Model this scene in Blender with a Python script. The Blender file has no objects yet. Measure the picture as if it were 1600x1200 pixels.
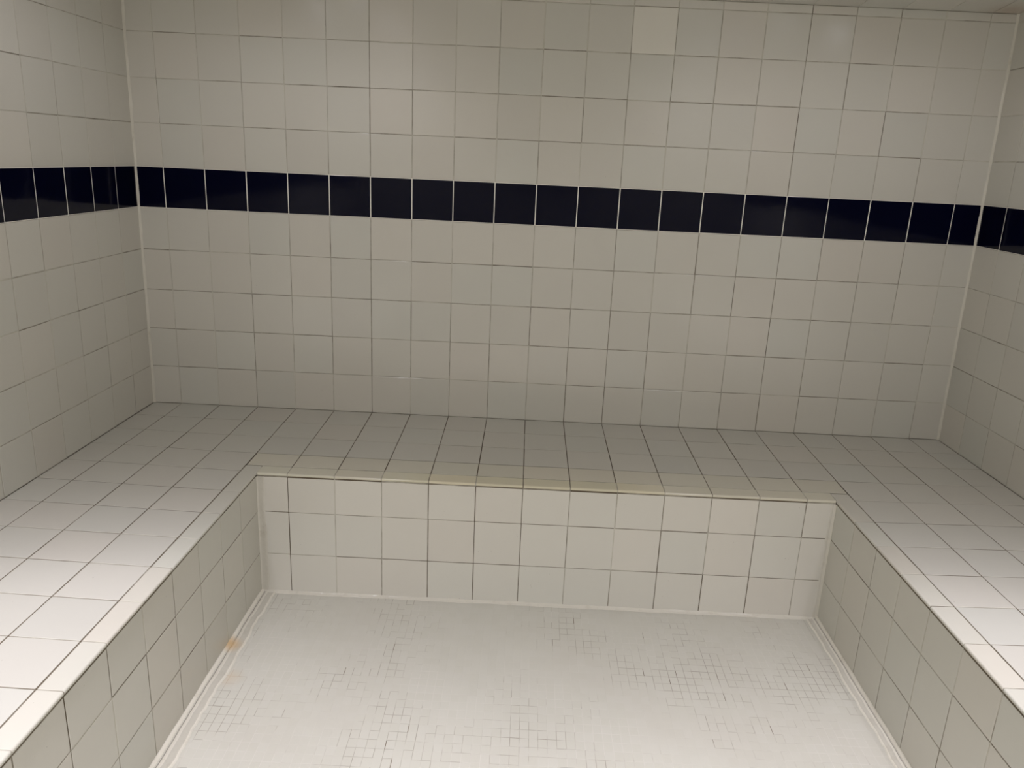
import bpy, math, random, os
from mathutils import Vector, Matrix

# ------------------------------------------------------------------ units
T = 0.1535                       # one wall tile with its joint, metres
G = 0.0030 / T                   # joint width, in tiles
GS = 0.0033 / T                  # joint width of the seat
AL, LL = 0.717, 0.008            # left wall: x = -AL + LL*z
AR, LR = 19.760, 0.016           # right wall: x = AR - LR*z
D = 4.009                        # bench depth at its front edge
BULL = 3.647                     # where the rounded edge trim starts
R1 = 0.976                       # first joint of the seat, from the back wall
XL, XR = 3.341, 15.621           # front edges of the side benches
HF = 2.915                       # seat height over the floor
ZC = 10.15                       # ceiling height over the seat, at the back wall
CS = 0.11                        # the ceiling climbs towards the front
DF = 23.976                      # front wall
SL = 0.020                       # fall of the seat towards its edge
ZROW = [0.0, .997, 1.99, 2.988, 3.988, 5.0, 5.974, 6.967, 7.970, 8.974, 9.967, ZC]
scene = bpy.context.scene
col = scene.collection
rnd = random.Random(7)

def W(x, d, z):
    """tile units (x right, d out from the back wall, z over the seat) -> metres"""
    return Vector(((x - 9.5) * T, -d * T, (z + HF) * T))
VX, VY, VZ = Vector((1, 0, 0)), Vector((0, -1, 0)), Vector((0, 0, 1))
def xl(z): return -AL + LL * z
def xr(z): return AR - LR * z

# ------------------------------------------------------------------ materials
def new_mat(name):
    m = bpy.data.materials.new(name); m.use_nodes = True
    nt = m.node_tree; nt.nodes.clear()
    out = nt.nodes.new('ShaderNodeOutputMaterial'); b = nt.nodes.new('ShaderNodeBsdfPrincipled')
    nt.links.new(b.outputs[0], out.inputs[0])
    return m, nt, b
def N(nt, t, **kw):
    n = nt.nodes.new(t)
    for k, v in kw.items(): setattr(n, k, v)
    return n
def math_n(nt, op, a, b=None, c=None, clamp=False):
    n = N(nt, 'ShaderNodeMath', operation=op, use_clamp=clamp)
    for i, v in enumerate((a, b, c)):
        if v is None: continue
        if hasattr(v, 'links'): nt.links.new(v, n.inputs[i])
        else: n.inputs[i].default_value = v
    return n.outputs[0]
def mixc(nt, fac, a, b, mode='MIX'):
    n = N(nt, 'ShaderNodeMix', data_type='RGBA', blend_type=mode)
    for s, v in ((n.inputs[0], fac), (n.inputs[6], a), (n.inputs[7], b)):
        if hasattr(v, 'links'): nt.links.new(v, s)
        elif isinstance(v, tuple): s.default_value = (*v, 1)
        else: s.default_value = v
    return n.outputs[2]
def noise(nt, vec, scale, detail=2.0, rough=.5):
    n = N(nt, 'ShaderNodeTexNoise'); n.inputs['Scale'].default_value = scale
    n.inputs['Detail'].default_value = detail; n.inputs['Roughness'].default_value = rough
    nt.links.new(vec, n.inputs['Vector']); return n.outputs['Fac']
def ramp(nt, v, a, b, lo=0., hi=1.):
    n = N(nt, 'ShaderNodeMapRange', interpolation_type='SMOOTHSTEP')
    nt.links.new(v, n.inputs[0])
    for i, x in enumerate((a, b, lo, hi)): n.inputs[i + 1].default_value = x
    return n.outputs[0]
def bump(nt, b, h, strength, dist):
    n = N(nt, 'ShaderNodeBump'); n.inputs['Strength'].default_value = strength
    n.inputs['Distance'].default_value = dist; nt.links.new(h, n.inputs['Height'])
    nt.links.new(n.outputs[0], b.inputs['Normal'])
def spot(nt, pos, centre, radius):
    """soft round mask about a point of the room (metres)"""
    v = N(nt, 'ShaderNodeVectorMath', operation='DISTANCE'); nt.links.new(pos, v.inputs[0])
    v.inputs[1].default_value = centre
    return ramp(nt, v.outputs['Value'], 0, radius, 1, 0)

TILE = (.588, .577, .510)

def glazed(name, base, rough=.16, tinted=True, stains=()):
    m, nt, b = new_mat(name)
    pos = N(nt, 'ShaderNodeNewGeometry').outputs['Position']
    c = base
    if tinted:
        at = N(nt, 'ShaderNodeAttribute', attribute_name='tint')
        c = mixc(nt, 1.0, base, at.outputs['Color'], 'MULTIPLY')
        film = ramp(nt, noise(nt, pos, 5.0, 4, .6), .35, .75, 0, .05)
        c = mixc(nt, film, c, (.50, .46, .40))
        specks = ramp(nt, noise(nt, pos, 170, 1), .80, .84, 0, .55)
        c = mixc(nt, specks, c, (.22, .19, .15))
        for centre, radius, sc, amount in stains:
            f = math_n(nt, 'MULTIPLY', spot(nt, pos, centre, radius), amount)
            c = mixc(nt, f, c, sc)
        nt.links.new(c, b.inputs['Base Color'])
    else:
        b.inputs['Base Color'].default_value = (*base, 1)
        b.inputs['Specular IOR Level'].default_value = .17
    r = ramp(nt, noise(nt, pos, 9, 3), .3, .7, rough * .92, rough * 1.10)
    nt.links.new(r, b.inputs['Roughness'])
    b.inputs['IOR'].default_value = 1.5
    bump(nt, b, noise(nt, pos, 26, 1), .05, .004)
    return m

def grout_mat(name, light=(.585, .57, .482), dark=(.120, .094, .060), bias=0.0):
    m, nt, b = new_mat(name)
    pos = N(nt, 'ShaderNodeNewGeometry').outputs['Position']
    at = N(nt, 'ShaderNodeAttribute', attribute_name='tint')
    sep = N(nt, 'ShaderNodeSeparateColor'); nt.links.new(at.outputs['Color'], sep.inputs[0])
    n1 = noise(nt, pos, 14, 4, .65)
    v = math_n(nt, 'ADD', sep.outputs[0], math_n(nt, 'MULTIPLY', math_n(nt, 'SUBTRACT', n1, .5), 1.1))
    f = ramp(nt, v, 0, 1.0, 0, 1)
    c = mixc(nt, f, light, dark)
    nt.links.new(c, b.inputs['Base Color'])
    b.inputs['Roughness'].default_value = .75
    bump(nt, b, noise(nt, pos, 500, 2), .3, .0006)
    return m

M_TILE = glazed('white_glazed_tile', tuple(c * 1.07 for c in TILE), .17)
M_WALL = M_TILE
M_SEAT = glazed('seat_tile', tuple(c * .97 for c in TILE), .36)
M_TRIM = glazed('rounded_edge_tile', (.591, .579, .500), .15)
M_NAVY = glazed('navy_glazed_tile', (.0013, .0018, .0120), .09, tinted=False)
M_GROUT = grout_mat('grout')
M_GROUT_PALE = grout_mat('pale_grout', (.93, .91, .82), (.10, .08, .06))

def caulk_mat():
    m, nt, b = new_mat('sealant')
    pos = N(nt, 'ShaderNodeNewGeometry').outputs['Position']
    c = mixc(nt, ramp(nt, noise(nt, pos, 16, 5, .7), .50, .80, 0, .5), (.665, .652, .572), (.42, .38, .29))
    at = N(nt, 'ShaderNodeAttribute', attribute_name='tint')
    c = mixc(nt, 1.0, c, at.outputs['Color'], 'MULTIPLY')
    c = mixc(nt, math_n(nt, 'MULTIPLY', spot(nt, pos, W(3.38, 6.0, -HF + .05), .05), .85), c, (.62, .42, .20))
    nt.links.new(c, b.inputs['Base Color'])
    b.inputs['Roughness'].default_value = .13
    bump(nt, b, noise(nt, pos, 60, 2), .5, .003)
    return m
M_CAULK = caulk_mat()

def mosaic_mat():
    """small floor mosaic: joints by arithmetic on room coordinates"""
    m, nt, b = new_mat('floor_mosaic')
    pos = N(nt, 'ShaderNodeNewGeometry').outputs['Position']
    sp = N(nt, 'ShaderNodeSeparateXYZ'); nt.links.new(pos, sp.inputs[0])
    PX, PY = .1585 * T, .2030 * T
    half = .00095
    def axis(o, p):
        u = math_n(nt, 'DIVIDE', o, p)
        cell = math_n(nt, 'FLOOR', u)
        fr = math_n(nt, 'FRACT', u)
        dist = math_n(nt, 'MULTIPLY', math_n(nt, 'SUBTRACT', .5, math_n(nt, 'ABSOLUTE', math_n(nt, 'SUBTRACT', fr, .5))), p)
        near = math_n(nt, 'ROUND', u)
        return cell, dist, near
    cx, dx, nx = axis(math_n(nt, 'ADD', sp.outputs[0], .4), PX)
    cy, dy, ny = axis(sp.outputs[1], PY)
    def rndseg(a, bb, k):
        cv = N(nt, 'ShaderNodeCombineXYZ'); nt.links.new(a, cv.inputs[0]); nt.links.new(bb, cv.inputs[1]); cv.inputs[2].default_value = k
        w = N(nt, 'ShaderNodeTexWhiteNoise'); nt.links.new(cv.outputs[0], w.inputs['Vector']); return w.outputs['Value']
    lx = ramp(nt, dx, half * .55, half * 1.25, 1, 0)
    ly = ramp(nt, dy, half * .55, half * 1.25, 1, 0)
    line = math_n(nt, 'MAXIMUM', lx, ly)
    patch = noise(nt, pos, 2.7, 3, .55)
    fine = noise(nt, pos, 30, 2)
    def dirty(r):
        v = math_n(nt, 'ADD', math_n(nt, 'MULTIPLY', math_n(nt, 'SUBTRACT', r, .5), .16), patch)
        v = math_n(nt, 'ADD', v, math_n(nt, 'MULTIPLY', math_n(nt, 'SUBTRACT', fine, .5), .22))
        return ramp(nt, v, .475, .66, 0, .52)
    def black(r): return ramp(nt, r, .975, .985, 0, 1)
    rx, ry = rndseg(nx, cy, 1.0), rndseg(cx, ny, 7.0)
    fx = math_n(nt, 'MULTIPLY', lx, math_n(nt, 'MAXIMUM', dirty(rx), math_n(nt, 'MULTIPLY', black(rx), ramp(nt, patch, .40, .55))))
    fy = math_n(nt, 'MULTIPLY', ly, math_n(nt, 'MAXIMUM', dirty(ry), math_n(nt, 'MULTIPLY', black(ry), ramp(nt, patch, .45, .60, 0, .7))))
    fd = math_n(nt, 'MAXIMUM', fx, fy)
    tn = rndseg(cx, cy, 3.0)
    tile = mixc(nt, tn, (.556, .550, .474), (.570, .564, .492))
    tile = mixc(nt, ramp(nt, noise(nt, pos, 2.2, 4, .6), .4, .7, 0, .22), tile, (.50, .465, .40))
    stain = spot(nt, pos, W(3.72, 6.95, -HF), .055)
    c = mixc(nt, math_n(nt, 'MULTIPLY', line, ramp(nt, noise(nt, pos, 3.1, 2), .42, .62, .05, .5)), tile, (.66, .64, .58))
    dk = mixc(nt, math_n(nt, 'MULTIPLY', stain, .9), (.135, .10, .058), (.40, .24, .09))
    c = mixc(nt, fd, c, dk)
    c = mixc(nt, math_n(nt, 'MULTIPLY', stain, .3), c, (.60, .45, .28))
    nt.links.new(c, b.inputs['Base Color'])
    nt.links.new(ramp(nt, line, 0, 1, .30, .6), b.inputs['Roughness'])
    h = math_n(nt, 'SUBTRACT', math_n(nt, 'MULTIPLY', tn, .06), line)
    bump(nt, b, h, .25, .0006)
    return m
M_FLOOR = mosaic_mat()

# ------------------------------------------------------------------ mesh tools
class MB:
    """vertices, faces, material slots and a per-face tint, built into ONE mesh object"""
    def __init__(self): self.v, self.f, self.m, self.c, self.s = [], [], [], [], []
    def face(self, pts, m=0, c=(1, 1, 1), smooth=False):
        i = len(self.v); self.v += [tuple(p) for p in pts]
        self.f.append(tuple(range(i, i + len(pts)))); self.m.append(m); self.c.append(c); self.s.append(smooth)
    def grid(self, rows, m=0, c=(1, 1, 1), smooth=True):
        i = len(self.v); w = len(rows[0])
        for r in rows: self.v += [tuple(p) for p in r]
        for a in range(len(rows) - 1):
            for b in range(w - 1):
                self.f.append((i + a * w + b, i + a * w + b + 1, i + (a + 1) * w + b + 1, i + (a + 1) * w + b))
                self.m.append(m); self.c.append(c); self.s.append(smooth)
    def box(self, p, q, m=0, c=(0, 0, 0)):
        (x0, y0, z0), (x1, y1, z1) = p, q
        P = [(x, y, z) for x in (x0, x1) for y in (y0, y1) for z in (z0, z1)]
        i = len(self.v); self.v += P
        for f in ((0, 1, 3, 2), (4, 6, 7, 5), (0, 4, 5, 1), (2, 3, 7, 6), (0, 2, 6, 4), (1, 5, 7, 3)):
            self.f.append(tuple(i + k for k in f)); self.m.append(m); self.c.append(c); self.s.append(False)
    def strip(self, rows, cols, m=0):
        """like grid, with one shade for each lengthwise strip"""
        i = len(self.v); w = len(rows[0])
        for r in rows: self.v += [tuple(p) for p in r]
        for a in range(len(rows) - 1):
            for b in range(w - 1):
                self.f.append((i + a * w + b, i + a * w + b + 1, i + (a + 1) * w + b + 1, i + (a + 1) * w + b))
                k = cols[b]; self.m.append(m); self.c.append((k, k * .99, k * .97)); self.s.append(True)
    def build(self, name, mats, parent=None, origin=None):
        me = bpy.data.meshes.new(name)
        o = Vector(origin) if origin else Vector((0, 0, 0))
        if parent: o = Vector((0, 0, 0))
        me.from_pydata([tuple(Vector(p) - o) for p in self.v], [], self.f)
        for m in mats: me.materials.append(m)
        me.polygons.foreach_set('material_index', self.m)
        me.polygons.foreach_set('use_smooth', self.s)
        at = me.color_attributes.new('tint', 'FLOAT_COLOR', 'CORNER')
        data = []
        for p, c in zip(me.polygons, self.c): data += [*c, 1.0] * p.loop_total
        at.data.foreach_set('color', data)
        me.update()
        ob = bpy.data.objects.new(name, me); col.objects.link(ob)
        if parent:
            ob.parent = parent; ob.matrix_parent_inverse = parent.matrix_world.inverted()
        else: ob.location = o
        return ob

def tint():
    v = rnd.gauss(1.0, .012); h = max(-.016, min(.016, rnd.gauss(0, .009)))
    return (v * (1 + h), v, v * (1 - h * .3))

def panel(mb, us, vs, pos, n, keep=None, colour=None, dv=None, dh=None, lift=.0003, mt=0, mg=1, edge=.0011, deep=.0009, g=G):
    """tiles with eased edges over a recessed bed of joints; pos(u, v) in metres, n points to the room"""
    nu, nv = len(us) - 1, len(vs) - 1
    flip = None
    def q(pts, m, c):
        a, b_, c_ = pts[0], pts[1], pts[2]
        nn = (b_ - a).cross(c_ - a)
        mb.face(pts if nn.dot(n) > 0 else pts[::-1], m, c)
    for i in range(nu):
        for j in range(nv):
            if keep and not keep(i, j): continue
            jit = lambda: rnd.uniform(-.0004, .0004) / T
            u0, u1, v0, v1 = us[i] + g / 2, us[i + 1] - g / 2, vs[j] + g / 2, vs[j + 1] - g / 2
            if u1 - u0 < .03 or v1 - v0 < .03: continue
            u0 += jit(); u1 += jit(); v0 += jit(); v1 += jit()
            e = edge / T
            tops = [(u0 + e, v0 + e), (u1 - e, v0 + e), (u1 - e, v1 - e), (u0 + e, v1 - e)]
            outs = [(u0, v0), (u1, v0), (u1, v1), (u0, v1)]
            hs = [rnd.uniform(-lift, lift) for _ in range(4)]
            c = colour(i, j) if colour else tint()
            tp = [pos(*p) + n * h for p, h in zip(tops, hs)]
            md = [pos(*p) + n * (h - .00045) for p, h in zip(outs, hs)]
            bt = [pos(*p) - n * (deep + .0003) for p in outs]
            q(tp, mt, c)
            for k in range(4):
                l = (k + 1) % 4
                q([md[k], md[l], tp[l], tp[k]], mt, c)
                q([bt[k], bt[l], md[l], md[k]], mt, c)
    P = lambda u, v: pos(u, v) - n * deep
    for i in range(nu + 1):
        a, b_ = (us[i] - g / 2 if i else us[i]), (us[i] + g / 2 if i < nu else us[i])
        a -= .0006 / T if i else 0; b_ += .0006 / T if i < nu else 0
        for j in range(nv):
            if keep and not ((i > 0 and keep(i - 1, j)) or (i < nu and keep(i, j))): continue
            d = dv(i, j) if dv else .4
            q([P(a, vs[j]), P(b_, vs[j]), P(b_, vs[j + 1]), P(a, vs[j + 1])], mg, (d, d, d))
    for j in range(nv + 1):
        a, b_ = (vs[j] - g / 2 if j else vs[j]), (vs[j] + g / 2 if j < nv else vs[j])
        a -= .0006 / T if j else 0; b_ += .0006 / T if j < nv else 0
        for i in range(nu):
            if keep and not ((j > 0 and keep(i, j - 1)) or (j < nv and keep(i, j))): continue
            d = dh(i, j) if dh else .4
            q([P(us[i] + g / 2 + .0006 / T, a), P(us[i + 1] - g / 2 - .0006 / T, a), P(us[i + 1] - g / 2 - .0006 / T, b_), P(us[i] + g / 2 + .0006 / T, b_)], mg, (d, d, d))

def structure(o): o['kind'] = 'structure'; return o

# ------------------------------------------------------------------ back wall
def bu(u, z):
    """column coordinate of the back wall; the end columns are cut to the leaning side walls"""
    if u < 0: return u * -xl(z)
    if u > 19: return 19 + (u - 19) * (xr(z) - 19)
    return u
back_us = list(range(-1, 21))
NB = Vector((0, -1, 0))
def back_pos(u, v): return W(bu(u, v), 0, v)
STRONG = {5: .55, 8: .32, 4: .30, 6: .22, 10: .30, 11: .42, 12: .32, 13: .30, 14: .30, 15: .62, 16: .34, 17: .50, 18: .28, 9: .28, 7: .25, 3: .24, 2: .28, 1: .18, 0: .10, 19: .15}
def bdv(i, j):
    base = STRONG.get(back_us[i], .3)
    if j < 5: base = base * .75 + .16
    return base + rnd.gauss(0, .13)
def bdh(i, j):
    u = back_us[i]
    base = .42 if 0 < u < 18 else .34
    if j in (2, 3, 4): base = .46
    if j == 0: base = .55
    return base + rnd.gauss(0, .11)
def bcol(i, j):
    c = tint()
    if back_us[i] == 11 and j == 9: c = (1.17, 1.17, 1.17)      # the one paler replacement tile
    return c
mb = MB()
panel(mb, back_us, ZROW[:6], back_pos, NB, None, bcol, bdv, bdh)
panel(mb, back_us, ZROW[6:], back_pos, NB, None, lambda i, j: bcol(i, j + 6), lambda i, j: bdv(i, j + 6), lambda i, j: bdh(i, j + 6) if j else .02)
a, b_ = W(-1.6, 0, -HF - .3), W(20.6, -.5, ZC + .5)
mb.box((a.x, a.y + .003, a.z), (b_.x, b_.y, b_.z), 1, (.3, .3, .3))
structure(mb.build('wall_back', [M_WALL, M_GROUT], origin=W(9.5, 0, -HF)))

# ------------------------------------------------------------------ side walls
def side_ds(k0): return [0.0] + [k0 + i for i in range(int(DF - k0) + 1)] + [DF]
LDS, RDS = side_ds(.936), side_ds(.969)
NL, NR = Vector((1, 0, 0)), Vector((-1, 0, 0))
def left_pos(u, v): return W(xl(v), u, v)
def right_pos(u, v): return W(xr(v), u, v)
def sdv(i, j): return .20 + rnd.gauss(0, .13)
def sdh(i, j): return .40 + rnd.gauss(0, .13)
for name, ds, pos, n, x0, x1 in (('wall_left', LDS, left_pos, NL, -1.6, xl(0) - .04), ('wall_right', RDS, right_pos, NR, xr(0) + .04, 20.6)):
    mb = MB()
    panel(mb, ds, ZROW[:6], pos, n, None, None, sdv, sdh)
    panel(mb, ds, ZROW[6:-1] + [10.97, 11.97, 12.97], pos, n, None, None, sdv, lambda i, j: sdh(i, j) if j else .02)
    # leaning backing slab
    s = -1 if n.x > 0 else 1
    f = xl if n.x > 0 else xr
    off = s * .02
    A = [W(f(-HF) + off, -.02, -HF - .3), W(f(-HF) + off, DF + .5, -HF - .3), W(f(ZC) + off, DF + .5, ZC + 3.3), W(f(ZC) + off, -.02, ZC + .5)]
    Bq = [p + Vector((s * .08, 0, 0)) for p in A]
    for qd in (A, Bq, [A[0], A[1], Bq[1], Bq[0]], [A[2], A[3], Bq[3], Bq[2]], [A[1], A[2], Bq[2], Bq[1]], [A[0], A[3], Bq[3], Bq[0]]): mb.face(qd, 1, (.3, .3, .3))
    structure(mb.build(name, [M_WALL, M_GROUT], origin=pos(DF / 2, -HF)))

# ------------------------------------------------------------------ front wall (behind the camera) and ceiling
front_pos = lambda u, v: W(bu(u, v), DF, v)
mb = MB()
FZ = [-HF, -1.994, -.997] + ZROW[:-1] + [10.97, 11.97, 12.97]
panel(mb, back_us, FZ, front_pos, Vector((0, 1, 0)), lambda i, j: FZ[j] != ZROW[5])
a, b_ = W(-1.6, DF, -HF - .3), W(20.6, DF + .5, ZC + 3.3)
mb.box((a.x, a.y - .003, a.z), (b_.x, b_.y, b_.z), 1, (.3, .3, .3))
structure(mb.build('wall_front', [M_WALL, M_GROUT], origin=W(9.5, DF, -HF)))

mb = MB()
CDS = [0.0, .95] + [.95 + i for i in range(1, 24)] ; CDS[-1] = DF
ceil_pos = lambda u, v: W(bu(u, ZC + CS * v), v, ZC + CS * v)
panel(mb, back_us, CDS, ceil_pos, Vector((0, -CS, -1)).normalized(), None, None, lambda i, j: .35 + rnd.gauss(0, .15), lambda i, j: .35 + rnd.gauss(0, .15))
cq = [W(-1.6, -.5, ZC - CS * .5), W(20.6, -.5, ZC - CS * .5), W(20.6, DF + .5, ZC + CS * (DF + .5)), W(-1.6, DF + .5, ZC + CS * (DF + .5))]
lo, hi = [p + VZ * .003 for p in cq], [p + VZ * .1 for p in cq]
for qd in (lo, hi, [lo[0], lo[1], hi[1], hi[0]], [lo[1], lo[2], hi[2], hi[1]], [lo[2], lo[3], hi[3], hi[2]], [lo[3], lo[0], hi[0], hi[3]]): mb.face(qd, 1, (.3, .3, .3))
structure(mb.build('ceiling', [glazed('ceiling_tile', TILE, .2, stains=[(tuple(W(19.3, .2, ZC)), .13, (.40, .27, .18), .5)]), M_GROUT], origin=W(9.5, 12, ZC)))

# ------------------------------------------------------------------ navy border row, one run per wall
navy_g = .0037 / T
for name, us, pos, n in (('trim_1', LDS, left_pos, NL), ('trim_2', back_us, back_pos, NB), ('trim_3', RDS, right_pos, NR)):
    mb = MB()
    panel(mb, us, [ZROW[5], ZROW[6]], pos, n, None, None, lambda i, j: rnd.choice((-.3, -.3, -.2, .0)), lambda i, j: -.2, lift=.00045, g=navy_g)
    structure(mb.build(name, [M_NAVY, M_GROUT_PALE], origin=pos(us[len(us) // 2], ZROW[5])))

# ------------------------------------------------------------------ floor
mb = MB()
a, b_ = W(-1.6, -.5, -HF - .5), W(20.6, DF + .5, -HF)
mb.box((a.x, b_.y, a.z), (b_.x, a.y, b_.z), 0, (1, 1, 1))
structure(mb.build('floor', [M_FLOOR], origin=W(9.5, 12, -HF)))

# ------------------------------------------------------------------ the bench
bench = bpy.data.objects.new('tiled_bench', None); col.objects.link(bench)
bench.location = W(9.5, D, -HF)
bench['label'] = 'built-in white tiled U-shaped bench with rounded edge running along three walls below the navy border'
bench['category'] = 'bench'
bpy.context.view_layer.update()
ED = DF - .002
def seat_z(x, d): return -SL * max(0., min(d, x + .65, 19.72 - x, 4.0))
def seat_pos(u, v): return W(bu(u, 0) if u <= 0 or u >= 19 else u, v, seat_z(u, v))
UP = Vector((0, 0, 1))
rows = [0.0, R1, R1 + 1, R1 + 2]
side_rows = [R1 + k for k in range(2, 23)]          # 2.976 ... 22.976
side_rows.append(ED)
def kdv(i, j): return .95 + rnd.gauss(0, .12)
# back run of the seat (full width), then the fourth cut row between the side runs
mb = MB()
panel(mb, back_us, rows, seat_pos, UP, None, None, lambda i, j: .95 + rnd.gauss(0, .12), lambda i, j: (.55 if j == 0 else .40) + rnd.gauss(0, .10), g=GS)
panel(mb, [3 + G / 2] + list(range(4, 16)) + [16 - G / 2], [R1 + 2 + G / 2, BULL], seat_pos, UP, None, lambda i, j: tuple(c * k for c, k in zip(tint(), (1.08, 1.06, .99))), lambda i, j: .95 + rnd.gauss(0, .1), lambda i, j: .45 + rnd.gauss(0, .1), g=GS)
mb.build('seat', [M_SEAT, M_GROUT], bench)
# side runs
for us in ([-1, 0, 1, 2, 3], [16, 17, 18, 19, 20]):
    mb = MB()
    panel(mb, us, side_rows, seat_pos, UP, None, None, kdv, lambda i, j: .55 + .12 * (j > 1) + rnd.gauss(0, .12), g=GS)
    mb.build('seat', [M_SEAT, M_GROUT], bench)

# rounded edge trim
RR, TH, OV = .0045, .0085, .0022
def trim_profile(w):
    """(distance from its back edge, drop) in metres, across a piece of width w"""
    pts = [(.0004, .0012), (.0010, .0002), (.0016, 0), (.0024, 0), (w + OV - RR - .0006, 0)]
    for k in range(0, 7):
        t = k / 6 * math.pi / 2
        pts.append((w + OV - RR + RR * math.sin(t), RR - RR * math.cos(t)))
    pts += [(w + OV, TH - .0015), (w + OV - .0012, TH), (w - .004, TH)]
    return pts
def trim_run(cuts, place, width, cdark, tints=None):
    """place(s, a, drop) -> metres; s runs along the edge (tiles), a across it (metres)"""
    mb = MB()
    prof = trim_profile(width)
    for i in range(len(cuts) - 1):
        s0, s1 = cuts[i] + G / 2, cuts[i + 1] - G / 2
        e = .0008 / T
        dz = rnd.uniform(-.0003, .0003)
        c = tints(i) if tints else tint()
        rws = []
        for s, ins in ((s0, .0008), (s0 + e, 0), (s0 + 2 * e, 0), (s1 - 2 * e, 0), (s1 - e, 0), (s1, .0008)):
            rws.append([place(s, a if ins == 0 else min(a, width + OV - ins), dr + ins * .5 + dz) for a, dr in prof])
        mb.grid(rws, 0, c, True)
        for r in (rws[0], rws[-1]): mb.face(r, 0, c)
        # dark strip as bed joint under the lip, then the joint to the next piece
        d = cdark(i)
        k = .0006
        mb.face([place(s0, width - k, TH), place(s1, width - k, TH), place(s1, width - k, TH + .008), place(s0, width - k, TH + .008)], 1, (d, d, d))
    jp = [(a - (.0009 if a > .003 else 0), dr + .0009) for a, dr in prof]
    for s in cuts[1:-1]:
        d = .5 + rnd.gauss(0, .2)
        mb.grid([[place(s - G / 2 - .0004 / T, a, dr) for a, dr in jp], [place(s + G / 2 + .0004 / T, a, dr) for a, dr in jp]], 1, (d, d, d), False)
    # joint behind the run
    for i in range(len(cuts) - 1):
        d = cdark(i) * .7
        mb.face([place(cuts[i], -G * T / 2 - .0006, .0009), place(cuts[i + 1], -G * T / 2 - .0006, .0009), place(cuts[i + 1], .0012, .0009), place(cuts[i], .0012, .0009)], 1, (d, d, d))
    return mb
zE = -SL * 4.0
def place_back(s, a, dr):
    d = BULL + G / 2 + a / T
    p = W(s, d, seat_z(9, d)); p.z -= dr; return p
wback = (D - BULL - G / 2) * T
yel = lambda i: tuple(c * k for c, k in zip(tint(), (1.12, 1.08, .92) if 2 < i < 9 else (1.10, 1.08, 1.0)))
mb = trim_run([XL + .01] + list(range(4, 16)) + [XR - .01], place_back, wback, lambda i: .75 + rnd.gauss(0, .3), yel)
mb.build('edge_trim', [M_TRIM, M_GROUT], bench)
TC = [BULL + .002] + side_rows[2:]
def place_left(s, a, dr):
    x = 3 + G / 2 + a / T; p = W(x, s, seat_z(x, 9)); p.z -= dr; return p
def place_right(s, a, dr):
    x = 16 - G / 2 - a / T; p = W(x, s, seat_z(x, 9)); p.z -= dr; return p
mb = trim_run(TC, place_left, (XL - 3 - G / 2) * T, lambda i: 1.1 + rnd.gauss(0, .15)); mb.build('edge_trim', [M_TRIM, M_GROUT], bench)
mb = trim_run(TC, place_right, (16 - XR - G / 2) * T, lambda i: 1.1 + rnd.gauss(0, .15)); mb.build('edge_trim', [M_TRIM, M_GROUT], bench)

# risers
LIP = TH / T
RZ = [-HF, -1.979, -.976, zE - LIP - .026]
BXS = [XL] + list(range(4, 16)) + [XR]
rv = [.85, .2, .45, .95, .85, .75, .55, .42, .6, .5, .6, .5]
mb = MB()
panel(mb, BXS, RZ, lambda u, v: W(u, D, v), NB, None, lambda i, j: tuple(c * 1.07 for c in tint()), lambda i, j: (rv[(i - 1) % 12] if i else .2) + rnd.gauss(0, .15), lambda i, j: .55 + rnd.gauss(0, .14))
a, b_ = W(XL - .05, D, -HF), W(XR + .05, D - .25, zE - LIP)
mb.box((a.x, a.y + .003, a.z + .0005), (b_.x, b_.y, b_.z - .002), 1, (.7, .7, .7))
mb.build('riser', [M_TILE, M_GROUT], bench)
SR = [D] + side_rows[2:]
for X, n in ((XL, NL), (XR, NR)):
    mb = MB()
    panel(mb, SR, RZ, lambda u, v: W(X, u, v), n, None, None, lambda i, j: (.45 if i else .1) + rnd.gauss(0, .2), lambda i, j: .55 + rnd.gauss(0, .18))
    s = -1 if n.x > 0 else 1
    a, b_ = W(X, ED, -HF), W(X + s * .25, D - .25, zE - LIP)
    x0, x1 = a.x + s * .003, b_.x
    mb.box((min(x0, x1), a.y, a.z + .0005), (max(x0, x1), b_.y, b_.z - .002), 1, (.7, .7, .7))
    mb.build('riser', [M_TILE, M_GROUT], bench)

# ------------------------------------------------------------------ sealant
def bead(points, adir, bdir, prof, step=.012, wob=.25, seed=0, shades=None):
    """sweep prof = [(a, b)] metres along a straight run, each station a little different"""
    r = random.Random(seed); mb = MB()
    p0, p1 = points; L = (p1 - p0).length; n = max(2, int(L / step))
    ph = [r.uniform(0, 6.28) for _ in range(5)]
    rws = []
    for k in range(n + 1):
        s = k / n * L
        w = 1 + wob * (.45 * math.sin(s * 17 + ph[0]) + .35 * math.sin(s * 41 + ph[1]) + .2 * math.sin(s * 97 + ph[2]) + r.uniform(-.3, .3))
        h = 1 + wob * (.5 * math.sin(s * 23 + ph[3]) + .4 * math.sin(s * 61 + ph[4]) + r.uniform(-.35, .35))
        c = p0.lerp(p1, k / n)
        rws.append([c + adir * (a * w) + bdir * (b * h) for a, b in prof])
    mb.strip(rws, shades or [1.0] * len(prof))
    return mb
rp = [(-.0005, .0066), (.0012, .0052), (.0024, .0034), (.0038, .0022), (.0056, .0010), (.0072, -.0005)]
o = bead((W(xl(0), 0, .0), W(xl(ZC), 0, ZC)), VX, VY, rp, seed=1).build('trim_4', [M_CAULK], origin=W(xl(0), 0, 0)); structure(o)
o = bead((W(xr(0), 0, .0), W(xr(ZC), 0, ZC)), -VX, VY, rp, seed=2).build('trim_5', [M_CAULK], origin=W(xr(0), 0, 0)); structure(o)
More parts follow.
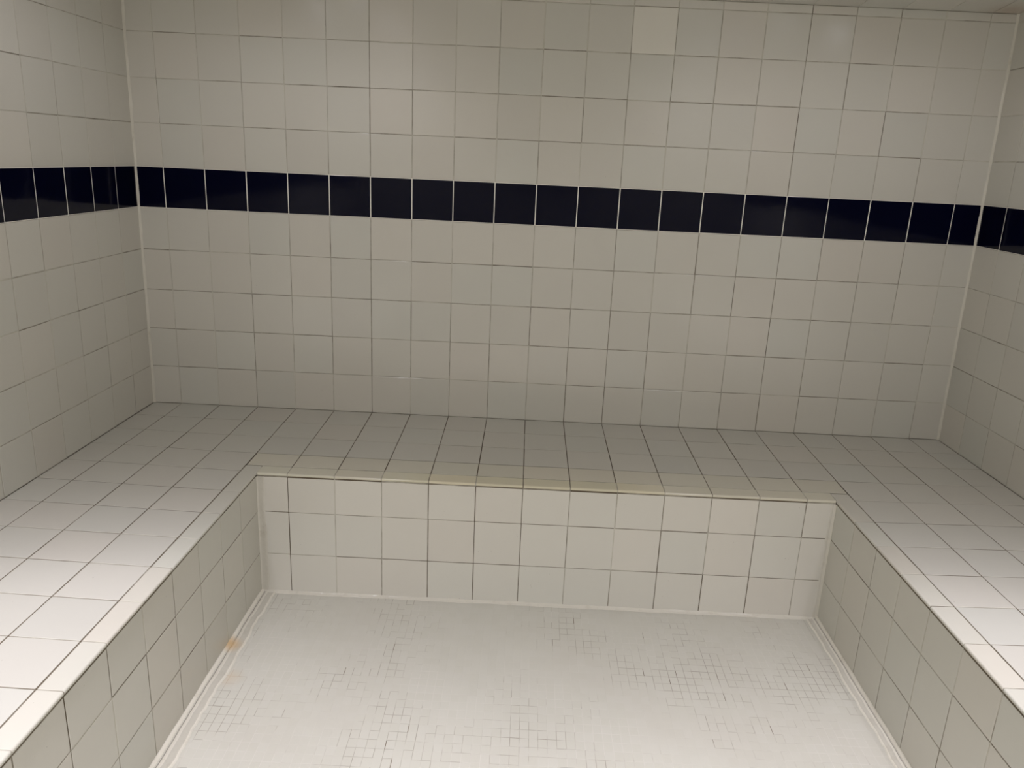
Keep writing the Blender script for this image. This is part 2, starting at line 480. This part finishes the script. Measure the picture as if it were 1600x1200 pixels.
# along the floor: a bead in the angle and a smear over the first mosaic row
fl = [(-.0003, .011), (.0020, .0105), (.0050, .0085), (.0085, .0058), (.0105, .0030), (.0120, .0018), (.0132, .0030), (.0190, .0048), (.0215, .0020), (.0300, .0014), (.0370, .0014), (.0405, .0030), (.0440, .0026), (.0475, -.0004)]
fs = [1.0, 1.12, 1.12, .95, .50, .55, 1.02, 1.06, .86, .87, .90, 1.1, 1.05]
fb = [(-.0003, .0065), (.0018, .0055), (.0040, .0032), (.0065, .0020), (.0095, .0014), (.0125, -.0004)]
zf = -HF
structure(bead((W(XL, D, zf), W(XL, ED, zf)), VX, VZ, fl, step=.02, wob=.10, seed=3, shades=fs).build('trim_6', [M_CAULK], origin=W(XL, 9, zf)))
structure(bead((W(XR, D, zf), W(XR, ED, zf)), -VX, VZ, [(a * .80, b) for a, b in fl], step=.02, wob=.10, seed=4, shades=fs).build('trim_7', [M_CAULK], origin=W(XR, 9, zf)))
structure(bead((W(XL, D, zf), W(XR, D, zf)), VY, VZ, fb, wob=.18, seed=5, shades=[.98] * 6).build('trim_8', [M_CAULK], origin=W(9.5, D, zf)))
cp = [(-.0003, .004), (.0016, .0034), (.0034, .0022), (.0055, .0014), (.014, .0011), (.022, .0010), (.026, -.0004)]
zt = zE - LIP - .03
bead((W(XL, D, zf), W(XL, D, zt)), VX, VY, cp, wob=.12, seed=6, shades=[.95, 1.0, .95, .9, .9, .93]).build('sealant_bead', [M_CAULK], bench)
bead((W(XR, D, zf), W(XR, D, zt)), -VX, VY, [(a * .6, b * 1.3) for a, b in cp], wob=.14, seed=7, shades=[.95, 1.08, 1.08, 1.0, .9, .93]).build('sealant_bead', [M_CAULK], bench)

# ------------------------------------------------------------------ light
def area(name, x, d, z, power, size, colour, aim=None, size_y=None, spread=180):
    L = bpy.data.lights.new(name, 'AREA'); L.energy = power; L.color = colour
    L.shape = 'DISK' if size_y is None else 'RECTANGLE'; L.size = size
    if size_y: L.size_y = size_y
    L.spread = math.radians(spread)
    o = bpy.data.objects.new(name, L); col.objects.link(o); o.location = W(x, d, z)
    if aim is not None:
        o.rotation_euler = (W(*aim) - o.location).to_track_quat('-Z', 'Y').to_euler()
    return o
def spotlamp(name, x, d, z, power, full, blend, colour, radius=.04):
    L = bpy.data.lights.new(name, 'SPOT'); L.energy = power; L.color = colour
    L.spot_size = math.radians(full); L.spot_blend = blend; L.shadow_soft_size = radius
    o = bpy.data.objects.new(name, L); col.objects.link(o); o.location = W(x, d, z)
    return o
#LIGHTS
WARM = (1, .952, 1.06)
for xs, lamps in (((3.8, 15.6), ((13, 60, 1.03), (14, 80, .95), (15, 100, 1.57), (9, 170, .08))),  # narrower cones shape each side lamp's beam; the widest is weak added fill
                  ((2, 17), ((21.5, 110, 1.55), (21.5, 170, .52))),  # added unseen spots that wash the front wall for soft fill
                  ((2.6, 17.4), ((5, 170, .066),)), ((4, 15.4), ((3.4, 170, .026),))):  # added weak wide spots that brighten the back corners
    for x in xs:
        for d, full, power in lamps:
            spotlamp('recessed_or_fill_lamp', x, d, ZC + CS * d - .15, power * 41, full, .6, WARM)
#ENDLIGHTS
w = bpy.data.worlds.new('world'); scene.world = w; w.use_nodes = True
w.node_tree.nodes['Background'].inputs[0].default_value = (0, 0, 0, 1)

# ------------------------------------------------------------------ camera
cam = bpy.data.cameras.new('camera'); co = bpy.data.objects.new('camera', cam); col.objects.link(co)
scene.camera = co
rv3 = Vector((-0.27836, -0.046925, 0.012887))
Rm = Matrix.Rotation(rv3.length, 3, rv3.normalized())
base = Matrix(((1, 0, 0), (0, 0, -1), (0, 1, 0)))
co.matrix_world = (Rm @ base).to_4x4()
co.location = W(8.8627, 19.0119, 6.5417)
cam.sensor_fit = 'HORIZONTAL'; cam.sensor_width = 36
cam.lens = 1201.77 / 1600 * 36
cam.shift_x = -7.76 / 1600; cam.shift_y = -8.05 / 1600
cam.clip_start = .02

scene.view_settings.view_transform = 'Standard'
scene.view_settings.look = 'None'
scene.view_settings.exposure = 0.0
